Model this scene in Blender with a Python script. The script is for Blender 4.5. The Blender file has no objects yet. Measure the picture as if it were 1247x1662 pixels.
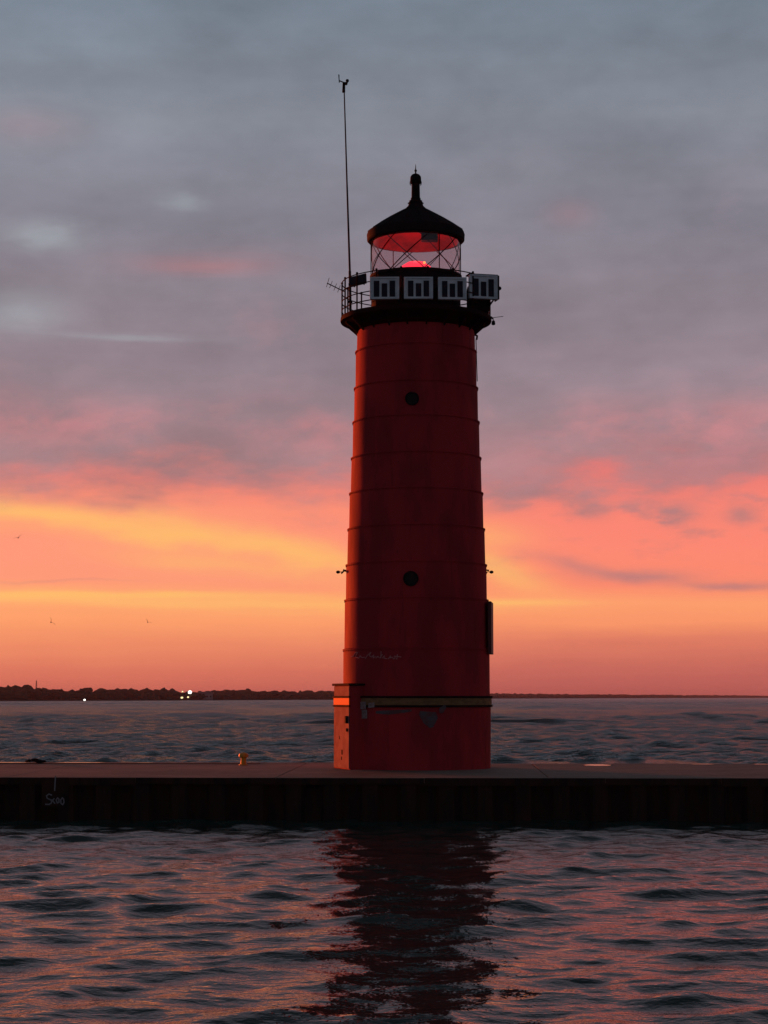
import bpy, bmesh, math, random
import numpy as np
from mathutils import Vector, Matrix
R = math.radians
random.seed(7)
sc = bpy.context.scene
COL = sc.collection

# ------------------------------------------------------------------ camera
H = 2.71                       # eye height above the lake
F = 3200.0; PW, PH = 1247.0, 1662.0
PITCH = math.atan(300.0 / F)
cam_d = bpy.data.cameras.new('camera')
cam = bpy.data.objects.new('camera', cam_d); COL.objects.link(cam)
cam.location = (0, 0, H)
cam.rotation_euler = (R(90) + PITCH, 0, 0)
cam_d.sensor_fit = 'VERTICAL'; cam_d.sensor_height = 24.0
cam_d.lens = 24.0 * F / PH
cam_d.clip_start = 0.5; cam_d.clip_end = 40000
sc.camera = cam
sc.view_settings.view_transform = 'Standard'
sc.view_settings.look = 'None'
sc.view_settings.exposure = 0.0
sc.view_settings.gamma = 1.0
sc.view_settings.use_curve_mapping = False
sc.cycles.max_bounces = 6
sc.cycles.transparent_max_bounces = 12
sc.cycles.caustics_reflective = False
sc.cycles.caustics_refractive = False

CP, SP = math.cos(PITCH), math.sin(PITCH)
def at(px, py, Y):
    """world point at ground distance Y that is seen at photo pixel (px, py)"""
    xc = (px - PW / 2) / F; yc = (PH / 2 - py) / F
    dx, dy, dz = xc, CP - yc * SP, SP + yc * CP
    return Vector((Y * dx / dy, Y, H + Y * dz / dy))
def mpp(py, Y):
    """metres per photo pixel for a thing at distance Y near row py"""
    return (Y * CP + (at(0, py, Y).z - H) * SP) / F

# ------------------------------------------------------------------ node helpers
def lin(c):
    f = lambda v: v / 12.92 if v <= 0.04045 else ((v + 0.055) / 1.055) ** 2.4
    return tuple(f(v / 255.0) for v in c)
class E:
    """tiny expression wrapper over Math nodes"""
    nt = None
    def __init__(s, sock): s.s = sock
    @staticmethod
    def m(op, *a, clamp=False):
        n = E.nt.nodes.new('ShaderNodeMath'); n.operation = op; n.use_clamp = clamp
        for i, v in enumerate(a):
            if isinstance(v, E): E.nt.links.new(v.s, n.inputs[i])
            else: n.inputs[i].default_value = v
        return E(n.outputs[0])
    def __add__(s, o): return E.m('ADD', s, o)
    __radd__ = __add__
    def __sub__(s, o): return E.m('SUBTRACT', s, o)
    def __rsub__(s, o): return E.m('SUBTRACT', o, s)
    def __mul__(s, o): return E.m('MULTIPLY', s, o)
    __rmul__ = __mul__
    def __truediv__(s, o): return E.m('DIVIDE', s, o)
def sstep(x, a, b):
    n = E.nt.nodes.new('ShaderNodeMapRange'); n.interpolation_type = 'SMOOTHSTEP'
    E.nt.links.new(x.s, n.inputs[0])
    lo, hi, t0, t1 = (a, b, 0.0, 1.0) if a < b else (b, a, 1.0, 0.0)
    n.inputs[1].default_value = lo; n.inputs[2].default_value = hi
    n.inputs[3].default_value = t0; n.inputs[4].default_value = t1
    return E(n.outputs[0])
def gauss(x, c, w):
    d = (x - c) / w if not isinstance(c, E) else (x - c) / w
    return E.m('POWER', 2.718, (d * d) * -1.0)
def mixc(f, a, b):
    n = E.nt.nodes.new('ShaderNodeMix'); n.data_type = 'RGBA'
    if isinstance(f, E): E.nt.links.new(f.s, n.inputs[0])
    else: n.inputs[0].default_value = f
    for i, v in ((6, a), (7, b)):
        if isinstance(v, E): E.nt.links.new(v.s, n.inputs[i])
        else: n.inputs[i].default_value = tuple(v) + (1,)
    return E(n.outputs[2])
def scalec(c, f):
    n = E.nt.nodes.new('ShaderNodeVectorMath'); n.operation = 'SCALE'
    E.nt.links.new(c.s, n.inputs[0])
    if isinstance(f, E): E.nt.links.new(f.s, n.inputs['Scale'])
    else: n.inputs['Scale'].default_value = f
    return E(n.outputs[0])
def addc(a, b):
    n = E.nt.nodes.new('ShaderNodeVectorMath'); n.operation = 'ADD'
    E.nt.links.new(a.s, n.inputs[0]); E.nt.links.new(b.s, n.inputs[1]); return E(n.outputs[0])
def ramp(x, lo, hi, stops):
    n = E.nt.nodes.new('ShaderNodeValToRGB'); cr = n.color_ramp
    t = (x - lo) / (hi - lo); E.nt.links.new(t.s, n.inputs[0])
    while len(cr.elements) < len(stops): cr.elements.new(0.5)
    for e, (p, c) in zip(cr.elements, stops):
        e.position = (p - lo) / (hi - lo); e.color = lin(c) + (1,)
    return E(n.outputs[0])
def combine(x, y, z):
    n = E.nt.nodes.new('ShaderNodeCombineXYZ')
    for i, v in enumerate((x, y, z)):
        if isinstance(v, E): E.nt.links.new(v.s, n.inputs[i])
        else: n.inputs[i].default_value = v
    return E(n.outputs[0])
def noise(vec, scale=1.0, detail=4, rough=0.55, dist=0.0):
    n = E.nt.nodes.new('ShaderNodeTexNoise'); n.inputs['Scale'].default_value = scale
    n.inputs['Detail'].default_value = detail; n.inputs['Roughness'].default_value = rough
    n.inputs['Distortion'].default_value = dist
    if vec is not None: E.nt.links.new(vec.s, n.inputs['Vector'])
    return E(n.outputs[0])

# ------------------------------------------------------------------ sky
SUN_AZ, SUN_EL = -36.0, 1.4            # degrees left of the view direction, just above the horizon
world = bpy.data.worlds.new('World'); sc.world = world; world.use_nodes = True
nt = world.node_tree; nt.nodes.clear(); E.nt = nt
tc = nt.nodes.new('ShaderNodeTexCoord')
sep = nt.nodes.new('ShaderNodeSeparateXYZ'); nt.links.new(tc.outputs['Generated'], sep.inputs[0])
dx, dy, dz = (E(sep.outputs[i]) for i in range(3))
el = E.m('ARCSINE', dz) * 57.29578
az = E.m('ARCTAN2', dx, dy) * 57.29578
absaz = E.m('ABSOLUTE', az)
nA = noise(combine(dx * 6, dy * 6, dz * 22), 1.0, 5, 0.55)          # broad, drawn out
nB = noise(combine(dx * 22 + 3.1, dy * 22, dz * 62), 1.0, 5, 0.58)    # lumps
nC = noise(combine(dx * 10, dy * 10 + 5, dz * 130), 1.0, 4, 0.55)     # thin streaks
nD = noise(combine(dx * 15 + 9 + dz * 8, dy * 14, dz * 28 - dx * 6), 1.0, 6, 0.6)
e1 = el + (nA - 0.5) * 0.9 + (nC - 0.5) * 0.45
# glow under the cloud deck
leftc = ramp(e1, 0, 8, [(0, (206, 105, 92)), (0.7, (219, 117, 96)), (1.5, (238, 139, 103)), (2.2, (253, 160, 108)),
                        (2.9, (254, 163, 112)), (3.5, (253, 152, 120)), (4.3, (254, 150, 122)), (5.4, (252, 148, 118)), (6.4, (246, 128, 114)), (8, (222, 130, 128))])
rightc = ramp(e1, 0, 8, [(0, (180, 92, 90)), (0.7, (196, 102, 93)), (1.5, (222, 123, 100)), (2.1, (250, 150, 106)),
                         (2.7, (254, 158, 110)), (3.3, (252, 138, 110)), (4.3, (253, 136, 115)), (5.4, (250, 132, 116)), (6.4, (232, 122, 116)), (8, (196, 120, 126))])
side = sstep(az, -7.0, 7.0)
c = mixc(side, leftc, rightc)
YEL = lin((254, 186, 110))
# long yellow band sinking from left to right, and the thin ones beneath it
e2 = el + (nA - 0.5) * 0.5 + (nC - 0.5) * 0.35 + (nD - 0.5) * 0.5
bandA = gauss(e2 + (nD - 0.5) * 0.7 + az * 0.135, 3.78, 0.44) * sstep(az, 1.5, -2.5) * (0.35 + nC * 0.7 + nB * 0.5)
bandA2 = gauss(e2 + az * 0.09, 3.3, 0.25) * gauss(az, -5.0, 3.0) * 0.45
bandB = gauss(el + (nC - 0.5) * 0.22 + (nD - 0.5) * 0.12, 2.95, 0.09) * sstep(az, 0.0, -7.0) * (0.2 + nB * 0.9)
bandB2 = gauss(el + (nC - 0.5) * 0.55 + (nD - 0.5) * 0.3 + az * 0.02, 2.62, 0.24) * sstep(az, 8.0, -3.0) * (0.35 + nA * 0.8)
bandC = gauss(el, 2.72, 0.10) * gauss(az, 3.2, 2.4) * 0.8
bandD = gauss(e2 + (az - 3.0) * 0.28, 3.7, 0.4) * gauss(az, 3.3, 1.5) * 0.8
bandE = gauss(e2, 4.6, 0.5) * gauss(az, 2.8, 1.4) * 0.5
bsum = E.m('MINIMUM', bandA + bandA2 + bandB + bandB2 + bandC + bandD + bandE, 1.0)
c = mixc(bsum, c, YEL)
# small grey clouds low on the right
def blob(azc, elc, wa, we, k, tilt=0.0):
    return gauss(az + (nB - 0.5) * 1.6, azc, wa) * gauss(el + (az - azc) * tilt + (nB - 0.5) * 0.5, elc, we) * k
bl = blob(7.5, 3.42, 1.3, 0.2, 0.75) + blob(5.6, 3.75, 1.3, 0.2, 0.55, 0.25) + blob(10.2, 3.2, 1.5, 0.13, 0.75) \
   + blob(8.5, 5.25, 0.6, 0.3, 0.7) + blob(10.3, 5.2, 0.5, 0.26, 0.8) + blob(6.0, 5.35, 0.45, 0.25, 0.7) + blob(3.2, 5.4, 0.8, 0.2, 0.35) \
   + blob(-9.6, 3.05 + 0.25, 2.2, 0.05, 0.2)
gl = sstep(nB, 0.5, 0.68) * sstep(el, 3.0, 4.6) * sstep(az, 1.0, 5.0) * 0.45 + bl
c = mixc(E.m('MINIMUM', gl, 0.85), c, lin((182, 124, 124)))
# the grey-violet deck above
deck_c = ramp(el + (nA - 0.5) * 1.0, 5, 25, [(5, (176, 128, 130)), (7, (160, 126, 132)), (9, (146, 128, 138)), (11.5, (140, 130, 141)),
                                (14, (134, 132, 144)), (16.5, (130, 135, 146)), (19.5, (122, 133, 147)), (25, (114, 127, 143))])
pinks = gauss(el + (nB - 0.5) * 2.2, 6.9, 0.8) * sstep(az, 1.0, 6.0) * sstep(nB, 0.36, 0.62) * 0.75 + gauss(el + (nD - 0.5) * 1.2, 8.0, 0.65) * sstep(nD, 0.42, 0.66) * 0.55 \
      + gauss(el + (nC - 0.5), 12.5, 0.35) * gauss(az, -5.2, 2.0) * 0.45 + gauss(el, 16.2, 0.5) * gauss(az, -10.5, 1.5) * 0.13 \
      + gauss(el, 13.9, 0.4) * gauss(az, 5.5, 0.7) * 0.17 + sstep(nD, 0.55, 0.75) * sstep(el, 17.0, 8.0) * 0.18
deck_c = mixc(E.m('MINIMUM', pinks, 0.8), deck_c, lin((196, 128, 132)))
pale = gauss(az + (nB - 0.5) * 2.2, -10.0, 1.1) * gauss(el + (nB - 0.5) * 1.0, 13.1, 0.42) * 0.65 + gauss(az + (nB - 0.5) * 1.5, -5.9, 0.7) * gauss(el + (nB - 0.5) * 0.8, 14.2, 0.25) * 0.5 \
     + gauss(az, -10.6, 1.4) * gauss(el + (nC - 0.5) * 0.7, 10.9, 0.6) * 0.5 + gauss(az, -7.5, 1.8) * gauss(el + (nC - 0.5) * 0.5, 10.35, 0.1) * 0.4
deck_c = mixc(E.m('MINIMUM', pale, 1.0), deck_c, lin((164, 170, 178)))
big = noise(combine(dx * 7 + 2.3 + dz * 5, dy * 4, dz * 13 - dx * 3), 1.0, 5, 0.55)
nF = noise(combine(dx * 34 + 1.3, dy * 34, dz * 80), 1.0, 4, 0.5)
deck_c = scalec(deck_c, 0.84 + (big - 0.5) * 0.75 + (nD - 0.5) * 0.42 + (nC - 0.5) * 0.10 + (nF - 0.5) * 0.12 + 0.14)
edge = el + 0.0 + (nA - 0.5) * 2.3 + (nB - 0.5) * (2.7 + sstep(az, 0.0, 5.0) * 1.9) + (nF - 0.5) * 1.5 + gauss(az, -0.5, 4.0) * 0.1 - gauss(az, -11.0, 3.5) * 0.15
mask = sstep(edge + sstep(az, 0.0, 6.0) * 0.1, 5.2, 7.3)
c = mixc(mask, c, deck_c)
# brighter where the sun is, darker behind the camera and overhead
glow = gauss(az, SUN_AZ, 13.0) * gauss(el, 1.5, 5.0)
c = addc(c, scalec(mixc(0.0, lin((255, 135, 75)), (0, 0, 0)), glow * 0.7))
back = 1.0 - sstep(absaz, 16.0, 100.0) * 0.40
hi = 1.0 - sstep(el, 18.5, 38.0) * 0.74
c = scalec(c, back * hi)
# desaturate to blue-grey behind the camera
backm = sstep(absaz, 30.0, 95.0)
c = mixc(backm * 0.85, c, scalec(mixc(0.0, lin((100, 114, 131)), (0, 0, 0)), back * hi * 1.35))
below = sstep(el, -0.2, -3.0)
c = mixc(below, c, lin((60, 50, 55)))
sky = nt.nodes.new('ShaderNodeTexSky'); sky.sky_type = 'NISHITA'; sky.sun_disc = False
sky.sun_elevation = R(SUN_EL); sky.sun_rotation = R(SUN_AZ)
bg1 = nt.nodes.new('ShaderNodeBackground'); bg1.inputs['Strength'].default_value = 0.004
nt.links.new(sky.outputs[0], bg1.inputs[0])
bg2 = nt.nodes.new('ShaderNodeBackground'); bg2.inputs['Strength'].default_value = 1.0
nt.links.new(c.s, bg2.inputs[0])
ads = nt.nodes.new('ShaderNodeAddShader'); nt.links.new(bg1.outputs[0], ads.inputs[0]); nt.links.new(bg2.outputs[0], ads.inputs[1])
wo = nt.nodes.new('ShaderNodeOutputWorld'); nt.links.new(ads.outputs[0], wo.inputs[0])
world.cycles.sampling_method = 'MANUAL'; world.cycles.sample_map_resolution = 1024

# ------------------------------------------------------------------ sun (low, red, through the gap under the clouds)
sd = bpy.data.lights.new('sun', 'SUN'); sd.energy = 5.0; sd.angle = R(2.0); sd.color = (1.0, 0.12, 0.02)
sun = bpy.data.objects.new('sun', sd); COL.objects.link(sun)
sdir = Vector((math.sin(R(SUN_AZ)) * math.cos(R(SUN_EL)), math.cos(R(SUN_AZ)) * math.cos(R(SUN_EL)), math.sin(R(SUN_EL))))
sun.rotation_euler = sdir.to_track_quat('Z', 'Y').to_euler()

# ------------------------------------------------------------------ materials
def mat(name, col, rough=0.5, metal=0.0, col2=None, scale=3.0, bump=0.0, bscale=40.0, spec=0.5, stretch=(1, 1, 1), lo=0.4, hi=0.62, detail=6, coat=0.0):
    m = bpy.data.materials.new(name); m.use_nodes = True; t = m.node_tree; E.nt = t
    b = t.nodes['Principled BSDF']
    b.inputs['Roughness'].default_value = rough; b.inputs['Metallic'].default_value = metal
    b.inputs['Specular IOR Level'].default_value = spec; b.inputs['Coat Weight'].default_value = coat
    if col2 is None: b.inputs['Base Color'].default_value = tuple(col) + (1,)
    else:
        tcn = t.nodes.new('ShaderNodeTexCoord'); mp = t.nodes.new('ShaderNodeMapping')
        mp.inputs['Scale'].default_value = stretch; t.links.new(tcn.outputs['Object'], mp.inputs[0])
        n = noise(E(mp.outputs[0]), scale, detail, 0.62)
        t.links.new(mixc(sstep(n, lo, hi), col, col2).s, b.inputs['Base Color'])
        r = n * 0.25 + (rough - 0.12); t.links.new(r.s, b.inputs['Roughness'])
    if bump:
        tcn = t.nodes.new('ShaderNodeTexCoord'); n = noise(E(tcn.outputs['Object']), bscale, 5, 0.6)
        bn = t.nodes.new('ShaderNodeBump'); bn.inputs['Strength'].default_value = bump; bn.inputs['Distance'].default_value = 0.02
        t.links.new(n.s, bn.inputs['Height']); t.links.new(bn.outputs[0], b.inputs['Normal'])
    return m
def emit(name, col, s):
    m = bpy.data.materials.new(name); m.use_nodes = True; b = m.node_tree.nodes['Principled BSDF']
    b.inputs['Base Color'].default_value = (0.02, 0.02, 0.02, 1)
    b.inputs['Emission Color'].default_value = tuple(col) + (1,); b.inputs['Emission Strength'].default_value = s
    return m
M = {}
M['red'] = mat('red_paint', (0.52, 0.040, 0.048), 0.62, col2=(0.35, 0.032, 0.040), scale=1.3, stretch=(1, 1, 0.35), bump=0.25, bscale=2.2, spec=0.012)
t = M['red'].node_tree; E.nt = t; b_ = t.nodes['Principled BSDF']; old = b_.inputs['Base Color'].links[0].from_socket
tcn = t.nodes.new('ShaderNodeTexCoord'); sp3 = t.nodes.new('ShaderNodeSeparateXYZ'); t.links.new(tcn.outputs['Object'], sp3.inputs[0])
ox, oy, oz = (E(sp3.outputs[i]) for i in range(3))
st1 = noise(combine(ox * 5, oy * 5, oz * 0.35), 1.0, 6, 0.7); st2 = noise(combine(ox, oy, oz), 7.0, 5, 0.7)
rusty = mixc(sstep(st1, 0.56, 0.74) * 0.55, E(old), (0.13, 0.020, 0.016))
rusty = mixc(sstep(st2, 0.63, 0.70) * 0.5, rusty, (0.09, 0.030, 0.020))
t.links.new(rusty.s, b_.inputs['Base Color'])
M['faded'] = mat('faded_red_paint', (0.22, 0.10, 0.125), 0.7, col2=(0.19, 0.07, 0.085), scale=3.0, bump=0.2, bscale=12, spec=0.03)
M['band'] = mat('ochre_band_paint', (0.30, 0.17, 0.08), 0.7, col2=(0.22, 0.12, 0.06), scale=5.0, stretch=(1, 1, 3), spec=0.05)
M['orange'] = mat('sunlit_band_paint', (0.80, 0.07, 0.012), 0.6, spec=0.05)  # tower belt as the low sun colours it, painted in for the vestibule
M['black'] = mat('black_paint', (0.012, 0.013, 0.016), 0.8, col2=(0.018, 0.017, 0.019), scale=4, bump=0.15, bscale=14, spec=0.04)
M['dkred'] = mat('oxide_paint', (0.024, 0.011, 0.013), 0.8, col2=(0.018, 0.009, 0.010), scale=4, spec=0.02)
M['inred'] = mat('lantern_ceiling_red', (0.34, 0.03, 0.03), 0.7, col2=(0.22, 0.022, 0.024), scale=2.2, spec=0.1)
M['white'] = mat('panel_white', (0.80, 0.84, 0.87), 0.5, col2=(0.66, 0.71, 0.74), scale=6)
M['cell'] = mat('panel_cell', (0.015, 0.022, 0.035), 0.5, spec=0.12)
M['steel'] = mat('weathered_steel', (0.04, 0.043, 0.048), 0.8, metal=0.1, spec=0.1)
M['rust'] = mat('rusted_sheet_piling', (0.018, 0.012, 0.010), 0.8, col2=(0.045, 0.020, 0.014), scale=1.6, stretch=(2.2, 2.2, 0.4), bump=0.4, bscale=9, spec=0.2)
M['yellow'] = mat('yellow_paint', (0.62, 0.36, 0.02), 0.5, col2=(0.45, 0.24, 0.02), scale=9)
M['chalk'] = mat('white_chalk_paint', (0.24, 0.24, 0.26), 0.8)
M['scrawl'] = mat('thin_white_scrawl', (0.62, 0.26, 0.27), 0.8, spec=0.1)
M['sticker'] = mat('weathered_sticker', (0.33, 0.28, 0.28), 0.6, col2=(0.20, 0.14, 0.14), scale=14)
M['greyspray'] = mat('grey_overpaint', (0.085, 0.075, 0.085), 0.6, col2=(0.12, 0.04, 0.045), scale=7, lo=0.42, hi=0.6)
M['glassdark'] = mat('porthole_glass', (0.008, 0.011, 0.011), 0.3, spec=0.1)
M['sign'] = mat('sign_back', (0.10, 0.015, 0.018), 0.6)
M['gull'] = mat('gull_feathers', (0.05, 0.045, 0.05), 0.8)
M['crown'] = mat('far_foliage', (0.035, 0.045, 0.022), 0.9, col2=(0.018, 0.025, 0.014), scale=0.08, spec=0.1)
M['land'] = mat('shore_ground', (0.05, 0.045, 0.03), 0.95, spec=0.1)
M['house'] = mat('far_building_wall', (0.30, 0.28, 0.30), 0.8)
M['roofm'] = mat('far_building_roof', (0.10, 0.09, 0.10), 0.8)
M['lamp'] = emit('lamp_light', (1.0, 0.95, 0.85), 3.0)
M['lampw'] = emit('warm_lamp_light', (1.0, 0.85, 0.42), 1.3)
M['optic'] = emit('red_beacon_light', (1.0, 0.03, 0.06), 2.0)
M['optic2'] = emit('beacon_bulb_light', (1.0, 0.2, 0.06), 3.0)
# deck concrete: base colour variation, slab stains
def concrete():
    m = bpy.data.materials.new('weathered_concrete'); m.use_nodes = True; t = m.node_tree; E.nt = t
    b = t.nodes['Principled BSDF']; b.inputs['Specular IOR Level'].default_value = 0.12; tcn = t.nodes.new('ShaderNodeTexCoord')
    v = E(tcn.outputs['Object'])
    n1 = noise(v, 0.5, 5, 0.6); n2 = noise(v, 6, 6, 0.65)
    cc = mixc(sstep(n1 * 0.65 + n2 * 0.35, 0.38, 0.62), (0.17, 0.125, 0.10), (0.28, 0.215, 0.18))
    t.links.new(cc.s, b.inputs['Base Color'])
    t.links.new((n1 * 0.4 + 0.55).s, b.inputs['Roughness'])
    bn = t.nodes.new('ShaderNodeBump'); bn.inputs['Strength'].default_value = 0.5; bn.inputs['Distance'].default_value = 0.02
    t.links.new(n2.s, bn.inputs['Height']); t.links.new(bn.outputs[0], b.inputs['Normal'])
    return m
M['concrete'] = concrete()
def puddle_mat():
    m = bpy.data.materials.new('puddle_water'); m.use_nodes = True
    b = m.node_tree.nodes['Principled BSDF']
    b.inputs['Base Color'].default_value = (0.02, 0.018, 0.016, 1); b.inputs['Roughness'].default_value = 0.16
    b.inputs['IOR'].default_value = 1.33
    return m
M['puddle'] = puddle_mat()
def glass_mat():
    m = bpy.data.materials.new('lantern_pane_glass'); m.use_nodes = True; t = m.node_tree; t.nodes.clear(); E.nt = t
    tr = t.nodes.new('ShaderNodeBsdfTransparent'); tr.inputs[0].default_value = (0.93, 0.86, 0.87, 1)
    gl = t.nodes.new('ShaderNodeBsdfGlossy'); gl.inputs['Roughness'].default_value = 0.05
    df = t.nodes.new('ShaderNodeBsdfDiffuse'); df.inputs[0].default_value = (0.5, 0.5, 0.5, 1)
    lf = t.nodes.new('ShaderNodeLayerWeight'); lw_ = E.m('POWER', E(lf.outputs['Facing']), 4.0) * 0.6 + 0.04
    class _L: outputs = [lw_.s]
    lw = _L
    mx = t.nodes.new('ShaderNodeMixShader'); t.links.new(lw.outputs[0], mx.inputs[0]); t.links.new(tr.outputs[0], mx.inputs[1]); t.links.new(gl.outputs[0], mx.inputs[2])
    mx2 = t.nodes.new('ShaderNodeMixShader'); mx2.inputs[0].default_value = 0.15; t.links.new(mx.outputs[0], mx2.inputs[1]); t.links.new(df.outputs[0], mx2.inputs[2])
    o = t.nodes.new('ShaderNodeOutputMaterial'); t.links.new(mx2.outputs[0], o.inputs[0])
    return m
M['glass'] = glass_mat()
def water_mat():
    m = bpy.data.materials.new('lake_water'); m.use_nodes = True; t = m.node_tree; E.nt = t
    b = t.nodes['Principled BSDF']
    g = t.nodes.new('ShaderNodeNewGeometry')
    b.inputs['IOR'].default_value = 1.333
    sp = t.nodes.new('ShaderNodeSeparateXYZ'); t.links.new(g.outputs['Position'], sp.inputs[0])
    X, Y, Z = (E(sp.outputs[i]) for i in range(3))
    n0 = noise(combine(X, Y, 0.0), 0.12, 3, 0.5)
    wind = sstep(Y, 50.0, 60.0); far = sstep(Y, 120.0, 900.0)      # the open lake is ruffled, the channel is sheltered
    t.links.new((0.05 + wind * 0.07 + far * 0.18 + (noise(combine(X * 0.35, Y, 0.0), 0.03, 5, 0.65) - 0.5) * far * 0.5).s, b.inputs['Roughness'])
    foamn = noise(combine(X * 0.8, Y * 0.5, 0.0), 1.1, 6, 0.7)
    body = mixc(wind * n0 * 0.8, (0.018, 0.050, 0.042), (0.03, 0.075, 0.07)) if True else mixc(n0, (0.012, 0.042, 0.040), (0.020, 0.058, 0.054))
    r1 = noise(combine(X * 0.75, Y, Z), 5.5, 3, 0.6)
    r2 = noise(combine(X * 0.7 + 4.0, Y, Z), 17.0, 2, 0.5)
    r3 = noise(combine(X * 0.5, Y, Z), 1.1, 5, 0.65)
    h = r1 * (0.020 + wind * 0.05) + r2 * 0.0015 + r3 * wind * 0.45
    bn = t.nodes.new('ShaderNodeBump'); bn.inputs['Strength'].default_value = 1.0; bn.inputs['Distance'].default_value = 1.0
    t.links.new(h.s, bn.inputs['Height'])
    df = t.nodes.new('ShaderNodeBsdfDiffuse'); t.links.new(body.s, df.inputs['Color']); t.links.new(bn.outputs[0], df.inputs['Normal'])
    gs = t.nodes.new('ShaderNodeBsdfGlossy'); t.links.new(mixc(wind, (0.90, 0.73, 0.72), (0.80, 0.80, 0.83)).s, gs.inputs['Color'])
    t.links.new(b.inputs['Roughness'].links[0].from_socket, gs.inputs['Roughness']); t.links.new(bn.outputs[0], gs.inputs['Normal'])
    fr = t.nodes.new('ShaderNodeFresnel'); fr.inputs['IOR'].default_value = 1.25; t.links.new(bn.outputs[0], fr.inputs['Normal'])
    mx = t.nodes.new('ShaderNodeMixShader'); t.links.new(fr.outputs[0], mx.inputs[0]); t.links.new(df.outputs[0], mx.inputs[1]); t.links.new(gs.outputs[0], mx.inputs[2])
    t.links.new(mx.outputs[0], t.nodes['Material Output'].inputs['Surface']); t.nodes.remove(b)
    return m
M['water'] = water_mat()

# ------------------------------------------------------------------ mesh helpers
def finish(name, bm, m, parent=None, smooth=True, angle=35, bevel=0.0):
    me = bpy.data.meshes.new(name)
    bmesh.ops.recalc_face_normals(bm, faces=bm.faces[:])
    bm.to_mesh(me); bm.free()
    if smooth:
        me.polygons.foreach_set('use_smooth', [True] * len(me.polygons))
        me.set_sharp_from_angle(angle=R(angle))
    for mm in (m if isinstance(m, (list, tuple)) else [m]): me.materials.append(mm)
    o = bpy.data.objects.new(name, me); COL.objects.link(o)
    if parent: o.parent = parent; o.matrix_parent_inverse = Matrix.Identity(4)
    if bevel:
        md = o.modifiers.new('bevel', 'BEVEL'); md.width = bevel; md.segments = 2; md.limit_method = 'ANGLE'
    return o
def tag(o, label=None, cat=None, group=None, kind=None):
    if label: o['label'] = label
    if cat: o['category'] = cat
    if group: o['group'] = group
    if kind: o['kind'] = kind
    return o
def empty(name, loc, rz=0.0):
    o = bpy.data.objects.new(name, None); COL.objects.link(o); o.location = loc; o.rotation_euler = (0, 0, rz)
    o.empty_display_size = 0.3; return o
def lathe(bm, prof, seg=96, cx=0, cy=0, z0=0, close=False):
    rings = []
    for r, z in prof:
        rings.append([bm.verts.new((cx + r * math.cos(2 * math.pi * i / seg), cy + r * math.sin(2 * math.pi * i / seg), z0 + z)) for i in range(seg)])
    pr = list(zip(rings[:-1], rings[1:])) + ([(rings[-1], rings[0])] if close else [])
    for a, b in pr:
        for i in range(seg):
            j = (i + 1) % seg
            bm.faces.new((a[i], a[j], b[j], b[i]))
    if not close:
        if prof[0][0] > 1e-4: bm.faces.new(rings[0])
        if prof[-1][0] > 1e-4: bm.faces.new(rings[-1])
    return rings
def tube(bm, pts, r, seg=8, r2=None):
    pts = [Vector(p) for p in pts]; n = len(pts); rings = []
    up = Vector((0, 0, 1)); prev = None
    for i, p in enumerate(pts):
        d = (pts[min(i + 1, n - 1)] - pts[max(i - 1, 0)]).normalized()
        if prev is None:
            a = d.cross(up)
            if a.length < 1e-3: a = d.cross(Vector((1, 0, 0)))
            a.normalize()
        else:
            a = (prev - d * prev.dot(d)).normalized()
        prev = a; b = d.cross(a)
        rr = r if r2 is None else r + (r2 - r) * i / (n - 1)
        rings.append([bm.verts.new(p + (a * math.cos(t) + b * math.sin(t)) * rr) for t in (2 * math.pi * k / seg for k in range(seg))])
    for A, B in zip(rings[:-1], rings[1:]):
        for k in range(seg): bm.faces.new((A[k], A[(k + 1) % seg], B[(k + 1) % seg], B[k]))
    bm.faces.new(rings[0]); bm.faces.new(rings[-1])
def box(bm, c, s, rot=None):
    r = bmesh.ops.create_cube(bm, size=1.0); vs = r['verts']
    mt = Matrix.Diagonal((s[0], s[1], s[2], 1))
    if rot is not None: mt = rot.to_4x4() @ mt
    bmesh.ops.transform(bm, matrix=Matrix.Translation(c) @ mt, verts=vs)
    return vs
def ball(bm, c, r, sx=1, sy=1, sz=1, sub=2):
    v = bmesh.ops.create_icosphere(bm, subdivisions=sub, radius=r)['verts']
    bmesh.ops.transform(bm, matrix=Matrix.Translation(c) @ Matrix.Diagonal((sx, sy, sz, 1)), verts=v); return v
NB = bmesh.new

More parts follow.
